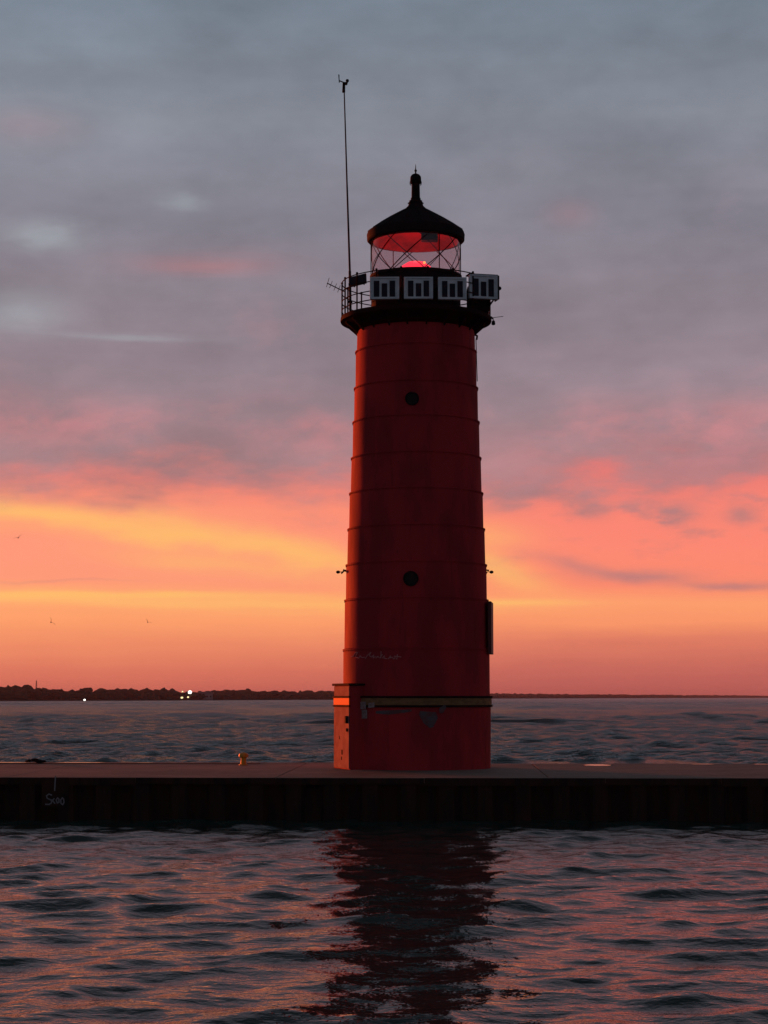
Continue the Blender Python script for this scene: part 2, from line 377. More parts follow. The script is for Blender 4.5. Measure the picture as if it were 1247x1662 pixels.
# ------------------------------------------------------------------ water: one sheet of real waves
def build_water():
    rng = np.random.default_rng(11)
    r = [9.0]
    while r[-1] < 46: r.append(r[-1] * 1.0026)
    while r[-1] < 78: r.append(r[-1] * 1.02)
    while r[-1] < 260: r.append(r[-1] * 1.0024)
    while r[-1] < 900: r.append(r[-1] * 1.0045)
    while r[-1] < 9000: r.append(r[-1] * 1.03)
    r = np.array([0.5, 1.5, 3, 4.5, 6, 7, 8] + r)
    aa = np.concatenate([np.arange(-180, -60, 6.0), np.arange(-60, -19, 0.8), np.arange(-19, 19, 0.055), np.arange(19, 60, 0.8), np.arange(60, 180.1, 6.0)])
    A = np.radians(aa)
    rr, A2 = np.meshgrid(r, A, indexing='ij')
    X = rr * np.sin(A2); Y = rr * np.cos(A2)
    dr = np.gradient(r)
    sp = np.maximum(dr, r * R(0.055))
    Z = np.zeros_like(X); DX = np.zeros_like(X); DY = np.zeros_like(X)
    calm = 0.62 + 0.38 * np.clip((r - 26) / 12, 0, 1)
    def field(rows, lam_lo, lam_hi, n, slope, dir0, spread, pw, cm=None):
        nonlocal Z, DX, DY
        lam = np.exp(rng.uniform(np.log(lam_lo), np.log(lam_hi), n))
        th = R(dir0) + rng.normal(0, R(spread), n); ph = rng.uniform(0, 2 * np.pi, n)
        k = 2 * np.pi / lam
        w = lam ** pw; w = w / np.sqrt((w ** 2).sum())
        s = slope * w * np.sqrt(2)               # slope amplitude of each
        for i in range(n):
            ok = np.where(rows & (sp < lam[i] / 3.0))[0]
            if len(ok) == 0: continue
            a, b = ok[0], ok[-1] + 1
            fade = np.clip((lam[i] / 3.0 - sp[a:b]) / (lam[i] / 6.0), 0, 1)[:, None]
            if cm is not None: fade = fade * cm[a:b, None]
            p = k[i] * (X[a:b] * np.cos(th[i]) + Y[a:b] * np.sin(th[i])) + ph[i]
            amp = s[i] / k[i] * fade
            Z[a:b] += amp * np.sin(p)
            q = 0.75
            DX[a:b] += q * amp * np.cos(p) * np.cos(th[i]); DY[a:b] += q * amp * np.cos(p) * np.sin(th[i])
    near = r < 60; far = r >= 44
    field(near, 0.20, 0.75, 90, 0.105, 88, 44, 0.1, calm)
    field(near, 0.75, 1.9, 60, 0.102, 95, 36, 0.0)
    field(near, 2.5, 6.0, 12, 0.022, 110, 20, 0.2)
    field(far, 0.6, 2.2, 70, 0.20, 75, 40, 0.1)
    field(far, 2.2, 6.0, 50, 0.095, 80, 36, 0.1)
    field(far, 8.0, 22.0, 16, 0.035, 75, 26, 0.1)
    field(r > 200, 16.0, 45.0, 16, 0.045, 80, 26, 0.1)
    # the swell is weaker right along the wall face and out beyond the first kilometre
    X = X + DX; Y = Y + DY
    nr, nc = X.shape
    co = np.stack([X, Y, Z], -1).reshape(-1, 3)
    idx = np.arange(nr * nc).reshape(nr, nc)
    q = np.stack([idx[:-1, :-1], idx[1:, :-1], idx[1:, 1:], idx[:-1, 1:]], -1).reshape(-1, 4)
    me = bpy.data.meshes.new('lake'); me.vertices.add(len(co)); me.vertices.foreach_set('co', co.ravel().astype(np.float32))
    me.loops.add(q.size); me.loops.foreach_set('vertex_index', q.ravel().astype(np.int32))
    me.polygons.add(len(q)); me.polygons.foreach_set('loop_start', np.arange(0, q.size, 4, dtype=np.int32))
    me.polygons.foreach_set('loop_total', np.full(len(q), 4, dtype=np.int32))
    me.polygons.foreach_set('use_smooth', np.ones(len(q), dtype=bool))
    me.update(calc_edges=True); me.materials.append(M['water'])
    if me.polygons[len(q) // 2].normal.z < 0: me.flip_normals()
    o = bpy.data.objects.new('lake_water', me); COL.objects.link(o); o['kind'] = 'structure'
    return o
build_water()
bm = NB(); 
vs = [bm.verts.new(p) for p in ((-9300, -9300, -3.5), (9300, -9300, -3.5), (9300, 9300, -3.5), (-9300, 9300, -3.5))]; bm.faces.new(vs)
tag(finish('lake_bed', bm, M['land'], smooth=False), kind='structure')

# ------------------------------------------------------------------ pier
DZ = 0.944                       # deck height
PYAW = R(-1.9)
TX, TY = 0.815, 49.7             # lighthouse axis
pier = empty('pier', (TX, TY, 0), PYAW)
tag(pier, 'long concrete pier with dark rusted sheet pile side under the red lighthouse', 'pier')
FR, BK = -6.1, 3.15              # front / back edge in pier space
L = 75.0
bm = NB(); xs = np.arange(-L, L + .1, 6.0)
for i in range(len(xs) - 1):     # slabs with open joints
    box(bm, ((xs[i] + xs[i + 1]) / 2, (FR + BK) / 2, DZ - 0.06 + random.uniform(-.004, .004)), (5.985, BK - FR, 0.12))
finish('deck_slab', bm, M['concrete'], pier, smooth=False, bevel=0.02)
bm = NB(); box(bm, (0, (FR + BK) / 2, DZ - 0.118 - 1.9), (2 * L, BK - FR - 0.9, 3.80)); finish('core', bm, M['rust'], pier, smooth=False)
def sheet(y, sgn):
    bm = NB(); prof = []; x = -L; d = 0.22; W = 0.42; k = 0
    while x < L:
        y0 = y if k % 2 == 0 else y + sgn * d
        prof += [(x, y0), (x + W - 0.1, y0)]; x += W; k += 1
    lo = [bm.verts.new((a, b, -2.5)) for a, b in prof]; hi_ = [bm.verts.new((a, b, DZ - 0.10)) for a, b in prof]
    for i in range(len(prof) - 1): bm.faces.new((lo[i], lo[i + 1], hi_[i + 1], hi_[i]))
    o = finish('sheet_piling', bm, M['rust'], pier, smooth=False)
    md = o.modifiers.new('t', 'SOLIDIFY'); md.thickness = 0.02
    return o
sheet(FR + 0.02, 1); sheet(BK - 0.04, -1)
bm = NB()                        # battered old cap angle along the channel edge, torn here and there
x = -L
while x < L:
    w = random.uniform(.25, 4.0); h = random.uniform(0.13, 0.18); up = random.choice((0, 0, .012, .03)) if w < 1.2 else 0
    box(bm, (x + w / 2, FR - 0.012 - random.uniform(0, .02), DZ - 0.006 + up - h / 2 - random.uniform(0, .008)), (w - 0.01, 0.03, h)); x += w
finish('edge_angle', bm, M['rust'], pier, smooth=False)
bm = NB(); box(bm, (-L / 2 - 2.2, BK - 0.27, DZ - 0.015), (L - 4.0, 0.50, 0.05)); finish('back_shadow_strip', bm, M['rust'], pier, smooth=False, bevel=0.015)  # flush dark strip standing in for the gap and shadow line
# only the left stretch has the dark strip; there is none on the right
def wall_stroke(bm, pts, w=0.035):
    """flat brush stroke on the pier face; pts in (x, z)"""
    pts = [Vector((a, 0, b)) for a, b in pts]
    for a, b in zip(pts[:-1], pts[1:]):
        d = (b - a); n = Vector((-d.z, 0, d.x)).normalized() * w / 2; e = d.normalized() * w * .3
        q = [a - e - n, b + e - n, b + e + n, a - e + n]
        f = [bm.verts.new(p) for p in q]; g = [bm.verts.new(p + Vector((0, 0.004, 0))) for p in q]
        bm.faces.new(f); bm.faces.new(g)
        for i in range(4): bm.faces.new((f[i], f[(i + 1) % 4], g[(i + 1) % 4], g[i]))
inv = Matrix.Translation((TX, TY, 0)) @ Matrix.Rotation(PYAW, 4, 'Z'); inv = inv.inverted()
def onface(px, py):
    # intersect the view ray with the pier front plane, in pier space
    o = inv @ Vector((0, 0, H)); p = inv @ at(px, py, 10.0); d = p - o; t = (FR - 0.05 - o.y) / d.y
    q = o + d * t; return (q.x, q.z)
def z2(px, py): return (60 + px / 17.81, 1250 + py / 17.81)
marks = [
    [(540, 170), (515, 590)],
    [(430, 720), (350, 690), (280, 740), (300, 810), (380, 850), (430, 880), (420, 950), (350, 990), (250, 985)],
    [(500, 820), (420, 930)], [(430, 850), (520, 960)],
    [(600, 800), (560, 860), (590, 950), (640, 930), (640, 840), (600, 800)],
    [(740, 800), (690, 860), (700, 960), (750, 1000), (785, 930), (775, 840), (740, 800)]]
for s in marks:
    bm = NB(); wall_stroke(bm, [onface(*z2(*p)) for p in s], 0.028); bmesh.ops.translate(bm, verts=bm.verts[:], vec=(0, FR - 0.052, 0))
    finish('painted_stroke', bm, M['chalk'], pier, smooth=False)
bm = NB()                        # small board bolted on the piling that carries the paint
a = onface(68, 1262); b = onface(110, 1310)
box(bm, ((a[0] + b[0]) / 2, FR - 0.02, (a[1] + b[1]) / 2), (b[0] - a[0], 0.05, a[1] - b[1])); finish('steel_plate', bm, M['rust'], pier, smooth=False)

# puddles on the deck near the back edge, catching the low sky
def puddle(px0, px1, py, depth, label, raised=0.004):
    Y = (H - DZ) * F / (py - 1131.0)
    a = at(px0, py, Y); b = at(px1, py, Y); n = 36; cx = (a.x + b.x) / 2; w = (b.x - a.x) / 2
    bm = NB(); o = []; rg = random.Random(int(px0))
    for i in range(n):
        t = 2 * math.pi * i / n; k = 1 + rg.uniform(-.18, .12)
        o.append((w * k * math.cos(t), depth * k * math.sin(t)))
    top = [bm.verts.new((x, y, 0.003)) for x, y in o]; bot = [bm.verts.new((x, y, -0.001)) for x, y in o]
    bm.faces.new(top)
    for i in range(n): bm.faces.new((bot[i], bot[(i + 1) % n], top[(i + 1) % n], top[i]))
    ob = finish('puddle', bm, M['puddle'], smooth=False); ob.location = (cx, Y, DZ + raised)
    tag(ob, label, 'puddle', 'puddles on the pier deck'); return ob
puddle(948, 992, 1240.8, 0.6, 'short bright orange puddle on the deck, nearest one right of the lighthouse')
puddle(1122, 1160, 1239.3, 0.16, 'faint pink puddle sliver on the deck, second puddle right of the lighthouse')
puddle(1222, 1250, 1239.3, 0.18, 'faint puddle sliver at the right end of the visible deck')
# outer wet ledge on the left with the long bright slivers
led = (H - DZ)
bm = NB()
box(bm, (-8.1, BK + 0.38, DZ - 0.25), (15.0, 0.72, 0.5)); finish('outer_ledge', bm, M['concrete'], pier, smooth=False, bevel=0.02)
def ledge_puddle(x0, x1, d, label):
    bm = NB(); n = 40; rg = random.Random(int(x0 * 10)); o = []
    for i in range(n):
        t = 2 * math.pi * i / n; k = 1 + rg.uniform(-.15, .1)
        o.append(((x0 + x1) / 2 + (x1 - x0) / 2 * k * math.cos(t), d * k * math.sin(t)))
    top = [bm.verts.new((x, y, 0.003)) for x, y in o]; bot = [bm.verts.new((x, y, -0.001)) for x, y in o]
    bm.faces.new(top)
    for i in range(n): bm.faces.new((bot[i], bot[(i + 1) % n], top[(i + 1) % n], top[i]))
    ob = finish('puddle', bm, M['puddle'], smooth=False)
    ob.location = (TX, TY, DZ + 0.004); ob.rotation_euler = (0, 0, PYAW)
    for v in ob.data.vertices: v.co.y += BK + 0.36
    tag(ob, label, 'puddle', 'puddles on the pier deck')
ledge_puddle(-11.8, -10.5, 0.22, 'long pink puddle on the ledge behind the dark strip, leftmost of all')
ledge_puddle(-9.8, -8.45, 0.22, 'long pink puddle on the ledge, just right of the leftmost one')
ledge_puddle(-7.6, -7.15, 0.10, 'small dull pink puddle on the ledge left of the yellow bollard')

# yellow bollard
bp = at(391, 1242, 50.6); bol = empty('bollard', (bp.x, 51.6, DZ))
tag(bol, 'small yellow mooring bollard on the pier left of the lighthouse', 'bollard')
bm = NB(); lathe(bm, [(0.12, 0), (0.12, 0.02), (0.075, 0.03), (0.068, 0.16), (0.075, 0.19)], 24); finish('post', bm, M['yellow'], bol)
bm = NB(); lathe(bm, [(0.075, 0.19), (0.115, 0.205), (0.125, 0.25), (0.11, 0.30), (0.05, 0.325), (0.0, 0.33)], 24); finish('cap', bm, M['yellow'], bol)
# low debris on the dark strip at far left
bm = NB()
for i in range(7): ball(bm, (random.uniform(-.28, .28), random.uniform(-.05, .05), random.uniform(.02, .06)), random.uniform(.04, .08), 1.5, 1, .7, 2)
o = finish('weed_clump', bm, M['black']); p = at(60, 1238, 52.9); o.location = (p.x, 52.9, DZ + 0.03); tag(o, 'small dark clump of weed lying on the dark strip at the far left of the pier', 'weed')

# ------------------------------------------------------------------ lighthouse
lh = empty('lighthouse', (TX, TY, DZ))
tag(lh, 'tall red round lighthouse with black gallery and glowing red lantern on the pier', 'lighthouse')
def zt(py, dy=0.0): return at(0, py, TY + dy).z - DZ       # height above deck at the axis (plus dy)
def rt(hw, py): return hw * mpp(py, TY)
# tower wall: lapped ring plates
seams = [573, 632, 687, 745, 802, 860, 918, 975, 1055, 1130]
hwx = [543, 573, 632, 687, 745, 802, 860, 918, 975, 1055, 1130, 1245]
hwv = [95.2, 96.4, 98.6, 101, 103.6, 106.6, 109.4, 112.4, 114.8, 117.3, 119.3, 120.0]
def hw(py): return float(np.interp(py, hwx, hwv))
prof = [(rt(hw(1245), 1245), 0.0)]
cuts = [540] + seams + [1247]
for k in range(len(cuts) - 2, -1, -1):                     # each plate laps over the one above
    y1, y0 = cuts[k + 1], cuts[k]
    z1 = 0.0 if k == len(cuts) - 2 else zt(y1); z0 = zt(y0)
    st = 0.020
    if z1 > 0: prof.append((rt(hw(y1), y1) - 0.006, z1))
    if k > 0:
        prof.append((rt(hw(y0), y0) + st, z0 - 0.006)); prof.append((rt(hw(y0), y0) + st + .012, z0 - 0.07)) if False else None
        prof.append((rt(hw(y0), y0) + st, z0))
    else: prof.append((rt(hw(y0), y0), z0))
prof = [p for p in prof if p]
bm = NB(); lathe(bm, prof, 160); finish('tower_wall', bm, M['red'], lh, angle=18)
# seam flanges
for y in seams[:-1]:
    r0 = rt(hw(y), y) + 0.012; z = zt(y)
    bm = NB(); lathe(bm, [(r0 - .05, z - .012), (r0 + .028, z - .012), (r0 + .030, z + .012), (r0 - .05, z + .04)], 128, close=True)
    for i in range(96):
        t = 2 * math.pi * i / 96; ball(bm, ((r0 + .012) * math.cos(t), (r0 + .012) * math.sin(t), z - .035), 0.013, sub=1)
    finish('seam_ring', bm, M['red'], lh, angle=25)
# ochre belt with dark edges
zb1, zb0 = zt(1131, -1.86), zt(1146, -1.86)
rb = rt(hw(1130), 1130) + 0.03
bm = NB(); lathe(bm, [(rb - .05, zb0), (rb + .012, zb0), (rb + .012, zb1), (rb - .05, zb1)], 128, close=True); finish('belt', bm, M['band'], lh, angle=25)
for z in (zb0, zb1):
    bm = NB(); lathe(bm, [(rb - .05, z - .028), (rb + .035, z - .028), (rb + .035, z + .022), (rb - .05, z + .022)], 128, close=True); finish('belt_flange', bm, M['dkred'], lh, angle=25)
def tower_r(z):
    zs = [p[1] for p in prof]; rs = [p[0] for p in prof]; return float(np.interp(z, zs, rs))
# portholes
for px, py, rp in ((669, 645, 10.5), (667, 939, 11.5)):
    z = zt(py, -1.75); r = tower_r(z); rad = rp * mpp(py, TY - 1.7); p = at(px, py, TY - r)
    a = math.asin(max(-1, min(1, (p.x - TX) / r)))
    o = empty('porthole', (0, 0, 0)); o.parent = lh; o.location = (r * math.sin(a), -r * math.cos(a), z); o.rotation_euler = (R(90), 0, a)
    bm = NB(); lathe(bm, [(rad * .80, -.08), (rad * .80, .03), (rad * 1.02, .045), (rad * 1.08, .02), (rad * 1.08, -.08)], 40, close=True); finish('rim', bm, M['black'], o)
    bm = NB(); lathe(bm, [(rad * .8, -0.002), (rad * .8, 0.012)], 40); finish('pane', bm, M['glassdark'], o)
# entrance vestibule on the left
va = Vector((-0.83 - TX, 48.32 - TY, 0)); vb = Vector((-1.24 - TX, 49.6 - TY, 0))
vd = (vb - va).normalized(); vn = Vector((vd.y, -vd.x, 0)) if Vector((vd.y, -vd.x, 0)).dot(Vector((1, 0, 0))) > 0 else Vector((-vd.y, vd.x, 0))
W = (vb - va).length; VH = zt(1113, -1.2)
rotv = Matrix(((vd.x, vn.x, 0), (vd.y, vn.y, 0), (0, 0, 1)))
def vbox(bm, u0, u1, v0, v1, z0, z1):
    c_ = va + vd * (u0 + u1) / 2 + vn * (v0 + v1) / 2; box(bm, (c_.x, c_.y, (z0 + z1) / 2), (u1 - u0, v1 - v0, z1 - z0), rotv)
ves = empty('vestibule', (0, 0, 0)); ves.parent = lh
bm = NB(); vbox(bm, 0, W, 0, 1.5, 0, VH); finish('wall', bm, M['red'], ves, smooth=False, bevel=0.01)
bm = NB(); vbox(bm, -.06, W + .06, -.05, 1.4, VH + .001, VH + .06); finish('roof', bm, M['dkred'], ves, smooth=False, bevel=0.01)
bm = NB(); vbox(bm, 0.02, W - .02, -.02, -.001, 0.02, zb0 - .03); finish('door', bm, M['faded'], ves, smooth=False, bevel=0.006)
door = ves.children[-1]
bm = NB(); vbox(bm, 0.02, W - .02, -.018, -.001, zb1 + .02, VH - .01); finish('lintel', bm, M['faded'], ves, smooth=False, bevel=0.006)
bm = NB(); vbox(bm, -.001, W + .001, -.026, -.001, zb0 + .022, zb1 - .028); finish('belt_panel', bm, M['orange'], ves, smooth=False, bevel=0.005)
for z in (zb0, zb1):
    bm = NB(); vbox(bm, -.02, W + .02, -.04, .0, z - .026, z + .02); finish('belt_flange', bm, M['dkred'], ves, smooth=False)
bm = NB(); vbox(bm, 0.12, 0.22, -.075, -.02, 1.12, 1.30); finish('handle', bm, M['black'], door, smooth=False, bevel=.006)
bm = NB(); vbox(bm, 0.14, 0.19, -.05, -.02, 0.92, 1.0); finish('lock', bm, M['black'], door, smooth=False, bevel=.006)
for q in ((0.55, 0.66, -.023, -.02, 0.35, 0.47), (0.6, 0.68, -.023, -.02, 0.22, 0.30), (0.8, 0.86, -.023, -.02, 0.72, 0.80)):
    bm = NB(); vbox(bm, *q); finish('label_plate', bm, M['dkred'], door, smooth=False)
# stickers, grey overpaint and scrawl on the tower skin
def skin(px, py, off=0.012):
    o = Vector((0, 0, H)) - Vector((TX, TY, DZ)); d = (at(px, py, 20.0) - Vector((0, 0, H)))
    r = tower_r(zt(py, -1.8)) + off
    a = d.x ** 2 + d.y ** 2; b = 2 * (o.x * d.x + o.y * d.y); c_ = o.x ** 2 + o.y ** 2 - r * r
    D = b * b - 4 * a * c_; t = (-b - math.sqrt(max(D, 0))) / (2 * a); return o + d * t
def patch(name, pts, m, off=0.03, th=0.004, n=5):
    # convex outline given by pixels; filled as fan with subdivided rim so it follows the curve
    cx = sum(p[0] for p in pts) / len(pts); cy = sum(p[1] for p in pts) / len(pts)
    rim = []
    for i in range(len(pts)):
        a, b = pts[i], pts[(i + 1) % len(pts)]
        for k in range(n): rim.append((a[0] + (b[0] - a[0]) * k / n, a[1] + (b[1] - a[1]) * k / n))
    bm = NB(); rings = []
    for s in (1.0, 0.66, 0.33):
        rings.append([bm.verts.new(skin(cx + (x - cx) * s, cy + (y - cy) * s, off)) for x, y in rim])
    cv = bm.verts.new(skin(cx, cy, off)); N = len(rim)
    back_ = [bm.verts.new(skin(x, y, off - th)) for x, y in rim]
    for i in range(N):
        j = (i + 1) % N
        bm.faces.new((back_[i], back_[j], rings[0][j], rings[0][i]))
        bm.faces.new((rings[0][i], rings[0][j], rings[1][j], rings[1][i])); bm.faces.new((rings[1][i], rings[1][j], rings[2][j], rings[2][i]))
        bm.faces.new((rings[2][i], rings[2][j], cv))
    return finish(name, bm, m, lh)
patch('sticker', [(584, 1152), (596, 1152), (596, 1166), (584, 1167)], M['sticker'], .014)
patch('sticker', [(585, 1139), (594, 1139), (594, 1151), (585, 1151)], M['sticker'], .048)
patch('sticker', [(598, 1141), (608, 1140), (608, 1148), (598, 1149)], M['sticker'], .048)
patch('overpaint', [(682, 1154), (708, 1156), (711, 1165), (704, 1180), (698, 1182), (688, 1174), (680, 1160)], M['greyspray'], .010)
patch('overpaint', [(713, 1150), (722, 1143), (725, 1148), (719, 1158), (713, 1157)], M['greyspray'], .048)
patch('overpaint', [(610, 1154), (668, 1151), (668, 1155), (632, 1160), (610, 1158)], M['greyspray'], .010)
def z3(px, py): return (565 + px / 12.47, 1045 + py / 12.47)
scr = [[(60, 260), (110, 250), (150, 180), (200, 170), (150, 260), (220, 290), (250, 240), (280, 280), (340, 270)],
       [(350, 300), (400, 230), (465, 170)], [(465, 175), (430, 240), (480, 270), (525, 220), (510, 290), (560, 250)],
       [(560, 290), (610, 250), (620, 280)], [(670, 150), (665, 280), (640, 290), (700, 210)], [(690, 290), (740, 240), (730, 290), (790, 300)],
       [(810, 310), (870, 240), (850, 290), (900, 270), (930, 310), (960, 270)], [(1000, 210), (990, 310), (970, 300)], [(930, 250), (1080, 265)]]
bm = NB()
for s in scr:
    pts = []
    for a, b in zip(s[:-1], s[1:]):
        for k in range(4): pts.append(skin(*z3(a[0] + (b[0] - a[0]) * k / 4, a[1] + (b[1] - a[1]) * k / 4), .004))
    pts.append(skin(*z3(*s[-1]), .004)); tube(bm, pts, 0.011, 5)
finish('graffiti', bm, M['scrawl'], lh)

# gallery
gz_top = zt(517); gz_lip = zt(524); gr = rt(122, 520); r_t = rt(95.2, 541); z_bt = zt(541)
bm = NB()
lathe(bm, [(0.3, gz_lip - .02), (r_t + .02, gz_lip - .16), (r_t + .03, gz_lip - .10), (gr - .10, gz_lip), (gr, gz_lip), (gr + .01, gz_lip + .03), (gr, gz_top), (gr - .05, gz_top + .012), (0.3, gz_top + .014)], 128)
finish('gallery_deck', bm, M['dkred'], lh, angle=30)
for i in range(20):
    bm = NB(); t = 2 * math.pi * (i + .5) / 20; cs, sn = math.cos(t), math.sin(t)
    q = [(r_t - .02, gz_lip - .01), (gr - .12, gz_lip - .01), (gr - .12, gz_lip - .05), (r_t - .02, gz_lip - .34)]
    a = [bm.verts.new((r * cs - .02 * sn, r * sn + .02 * cs, z)) for r, z in q]; b = [bm.verts.new((r * cs + .02 * sn, r * sn - .02 * cs, z)) for r, z in q]
    bm.faces.new(a); bm.faces.new(b)
    for k in range(4): bm.faces.new((a[k], a[(k + 1) % 4], b[(k + 1) % 4], b[k]))
    finish('bracket', bm, M['dkred'], lh, smooth=False)
# railing
rl = gr - 0.03; rtop = zt(461); NP = 18
def pol(t, r, z): return (r * math.sin(t), -r * math.cos(t), z)     # t = 0 faces the camera, negative = left
for i in range(NP):
    t = 2 * math.pi * i / NP + R(8); bm = NB(); tube(bm, [pol(t, rl, gz_top), pol(t, rl, rtop)], .020, 8); ball(bm, pol(t, rl, rtop + .03), .032, sub=2)
    finish('railing_post', bm, M['dkred'], lh)
for f in (1.0, 0.72, 0.45, 0.2):
    z = gz_top + (rtop - gz_top) * f; bm = NB(); lathe(bm, [(rl + .014 * math.cos(a), z + .014 * math.sin(a)) for a in [2 * math.pi * k / 8 for k in range(8)]], 96, close=True)
    finish('rail', bm, M['dkred'], lh, angle=80)
# lantern base wall (murette) and lantern
lr = rt(71.5, 440); z_m = zt(449) ; z_e = zt(392)
bm = NB(); lathe(bm, [(lr + .05, gz_top + .01), (lr + .05, gz_top + .1), (lr + .015, gz_top + .14), (lr + .015, z_m - .08), (lr + .05, z_m - .07), (lr + .05, z_m), (lr - .08, z_m), (lr - .08, gz_top + .01)], 96, close=True)
finish('lantern_base', bm, M['black'], lh, angle=30)
bm = NB(); lathe(bm, [(0.02, gz_top + .3), (lr - .09, gz_top + .3), (lr - .09, gz_top + .36), (.02, gz_top + .36)], 64, close=True); finish('lantern_floor', bm, M['black'], lh, angle=30)
zg1 = z_e + .03
bm = NB(); lathe(bm, [(lr, z_m + .001), (lr, zg1)], 96)
for f in [f for f in bm.faces if len(f.verts) > 4]: bm.faces.remove(f)
finish('lantern_glass', bm, M['glass'], lh, angle=60); glass = lh.children[-1]
bars = 8
for k in range(bars):                                               # diagonal glazing bars, both hands
    for s in (1, -1):
        t0 = 2 * math.pi * k / bars + R(-35); sp_ = R(54); pts = []
        for j in range(13): u = j / 12; pts.append(pol(t0 + s * sp_ * u, lr + (.012 if s > 0 else -.014), z_m + (zg1 - z_m) * u))
        bm = NB(); tube(bm, pts, .013 if s > 0 else .011, 6); finish('glazing_bar', bm, M['dkred'], glass)
for t in (-90, 91, 30, -150):
    bm = NB(); tube(bm, [pol(R(t), lr + .02, z_m), pol(R(t), lr + .02, zg1)], .014, 6); finish('glazing_bar', bm, M['dkred'], glass)
# optic
zo = z_m + .06
bm = NB(); lathe(bm, [(.16, gz_top + .37), (.16, zo - .06), (.30, zo - .05), (.30, zo), (.02, zo)], 32); finish('lamp_pedestal', bm, M['black'], lh, angle=30)
bm = NB(); pr = [(.24, zo)]
for k in range(9):
    z = zo + .034 * k; q = math.sin(math.pi * (.28 + .72 * (k + .5) / 9)); pr += [(.21 + .24 * q, z + .006), (.18 + .24 * q, z + .030)]
pr.append((.03, zo + .32)); lathe(bm, pr, 48); finish('lens', bm, M['optic'], lh, angle=20)
bm = NB(); p = at(689, 426, TY - .42); ball(bm, (p.x - TX, -.40, p.z - DZ), .035); finish('bulb', bm, M['optic2'], lh)
pl = bpy.data.lights.new('lantern_lamp', 'POINT'); pl.energy = 34; pl.color = (1, .05, .05); pl.shadow_soft_size = .12
po = bpy.data.objects.new('lantern_lamp', pl); COL.objects.link(po); po.parent = lh; po.location = (0, 0, zo + .40)
# roof
re_ = rt(79, 385); z0 = zt(392.5)
P = lambda hwp, py: (rt(hwp, py), zt(py))
bm = NB(); lathe(bm, [(lr - .03, z0 + .04), (re_ - .03, z0 + .0), (re_, z0 + .03), P(79.5, 382), P(78, 377.5), P(62, 366.5), P(46, 356.5), P(32, 348.5), P(19, 341), P(12.5, 334.5), P(11, 330), P(10.5, 327), (.1, zt(326))], 96)
bmesh.ops.delete(bm, geom=[f for f in bm.faces if len(f.verts) > 4 and f.calc_center_median().z < z0 + .2], context='FACES')
finish('roof', bm, M['black'], lh, angle=30); roof = lh.children[-1]
for k in range(16):
    bm = NB(); t = 2 * math.pi * k / 16 + .1; tube(bm, [pol(t, *P(78.3, 377.3)), pol(t, *P(62.3, 366.2)), pol(t, *P(46.3, 356.2)), pol(t, *P(32.3, 348.2)), pol(t, *P(19, 340.8))], .012, 6)
    finish('roof_rib', bm, M['black'], roof)
bm = NB(); lathe(bm, [(lr - .032, z0 - .02), (lr - .06, z0 + .05), (lr - .12, z0 + .13), (lr - .24, z0 + .20), (lr * .6, z0 + .28), (.05, z0 + .36)], 64)
for f in [f for f in bm.faces if len(f.verts) > 4]: bm.faces.remove(f)
finish('lantern_ceiling', bm, M['inred'], lh, angle=60)
bm = NB(); box(bm, (.34, -.55, z0 + .02), (.42, .32, .26)); finish('vent_box', bm, M['black'], lh, smooth=False, bevel=.02)
bm = NB(); lathe(bm, [P(13, 330), P(10.5, 328), P(10.5, 326), P(8, 325), P(8.2, 322), P(7, 321), P(6.6, 299), P(8.4, 298), P(8.4, 295)], 40); finish('vent_stack', bm, M['black'], roof, angle=30)
bm = NB(); lathe(bm, [P(8.2, 297), P(9.2, 295), P(8.9, 290), P(8.6, 287), P(6.0, 283.5), P(2.5, 282), P(1.0, 281.5)], 40); finish('vent_cap', bm, M['black'], roof, angle=40)
for t in (0, 60, 120, 180, 240, 300):
    bm = NB(); tube(bm, [pol(R(t), *P(8.5, 300)), pol(R(t), *P(11, 297)), pol(R(t), *P(8.8, 294))], .01, 5); finish('vent_hook', bm, M['black'], roof)
bm = NB(); tube(bm, [(0, 0, zt(283)), (0, 0, zt(267))], .022, 8, .006); ball(bm, (0, 0, zt(277)), .035, sub=2); finish('lightning_rod', bm, M['steel'], roof)
# scruffy little fixtures below the gallery
bm = NB(); tube(bm, [(rt(95, 545), -.15, zt(545)), (rt(99, 545), -.15, zt(547)), (rt(98, 553), -.15, zt(553))], .03, 6); tube(bm, [(rt(97, 553), -.15, zt(553)), (rt(99, 553), -.1, zt(620))], .012, 6); finish('conduit', bm, M['dkred'], lh)

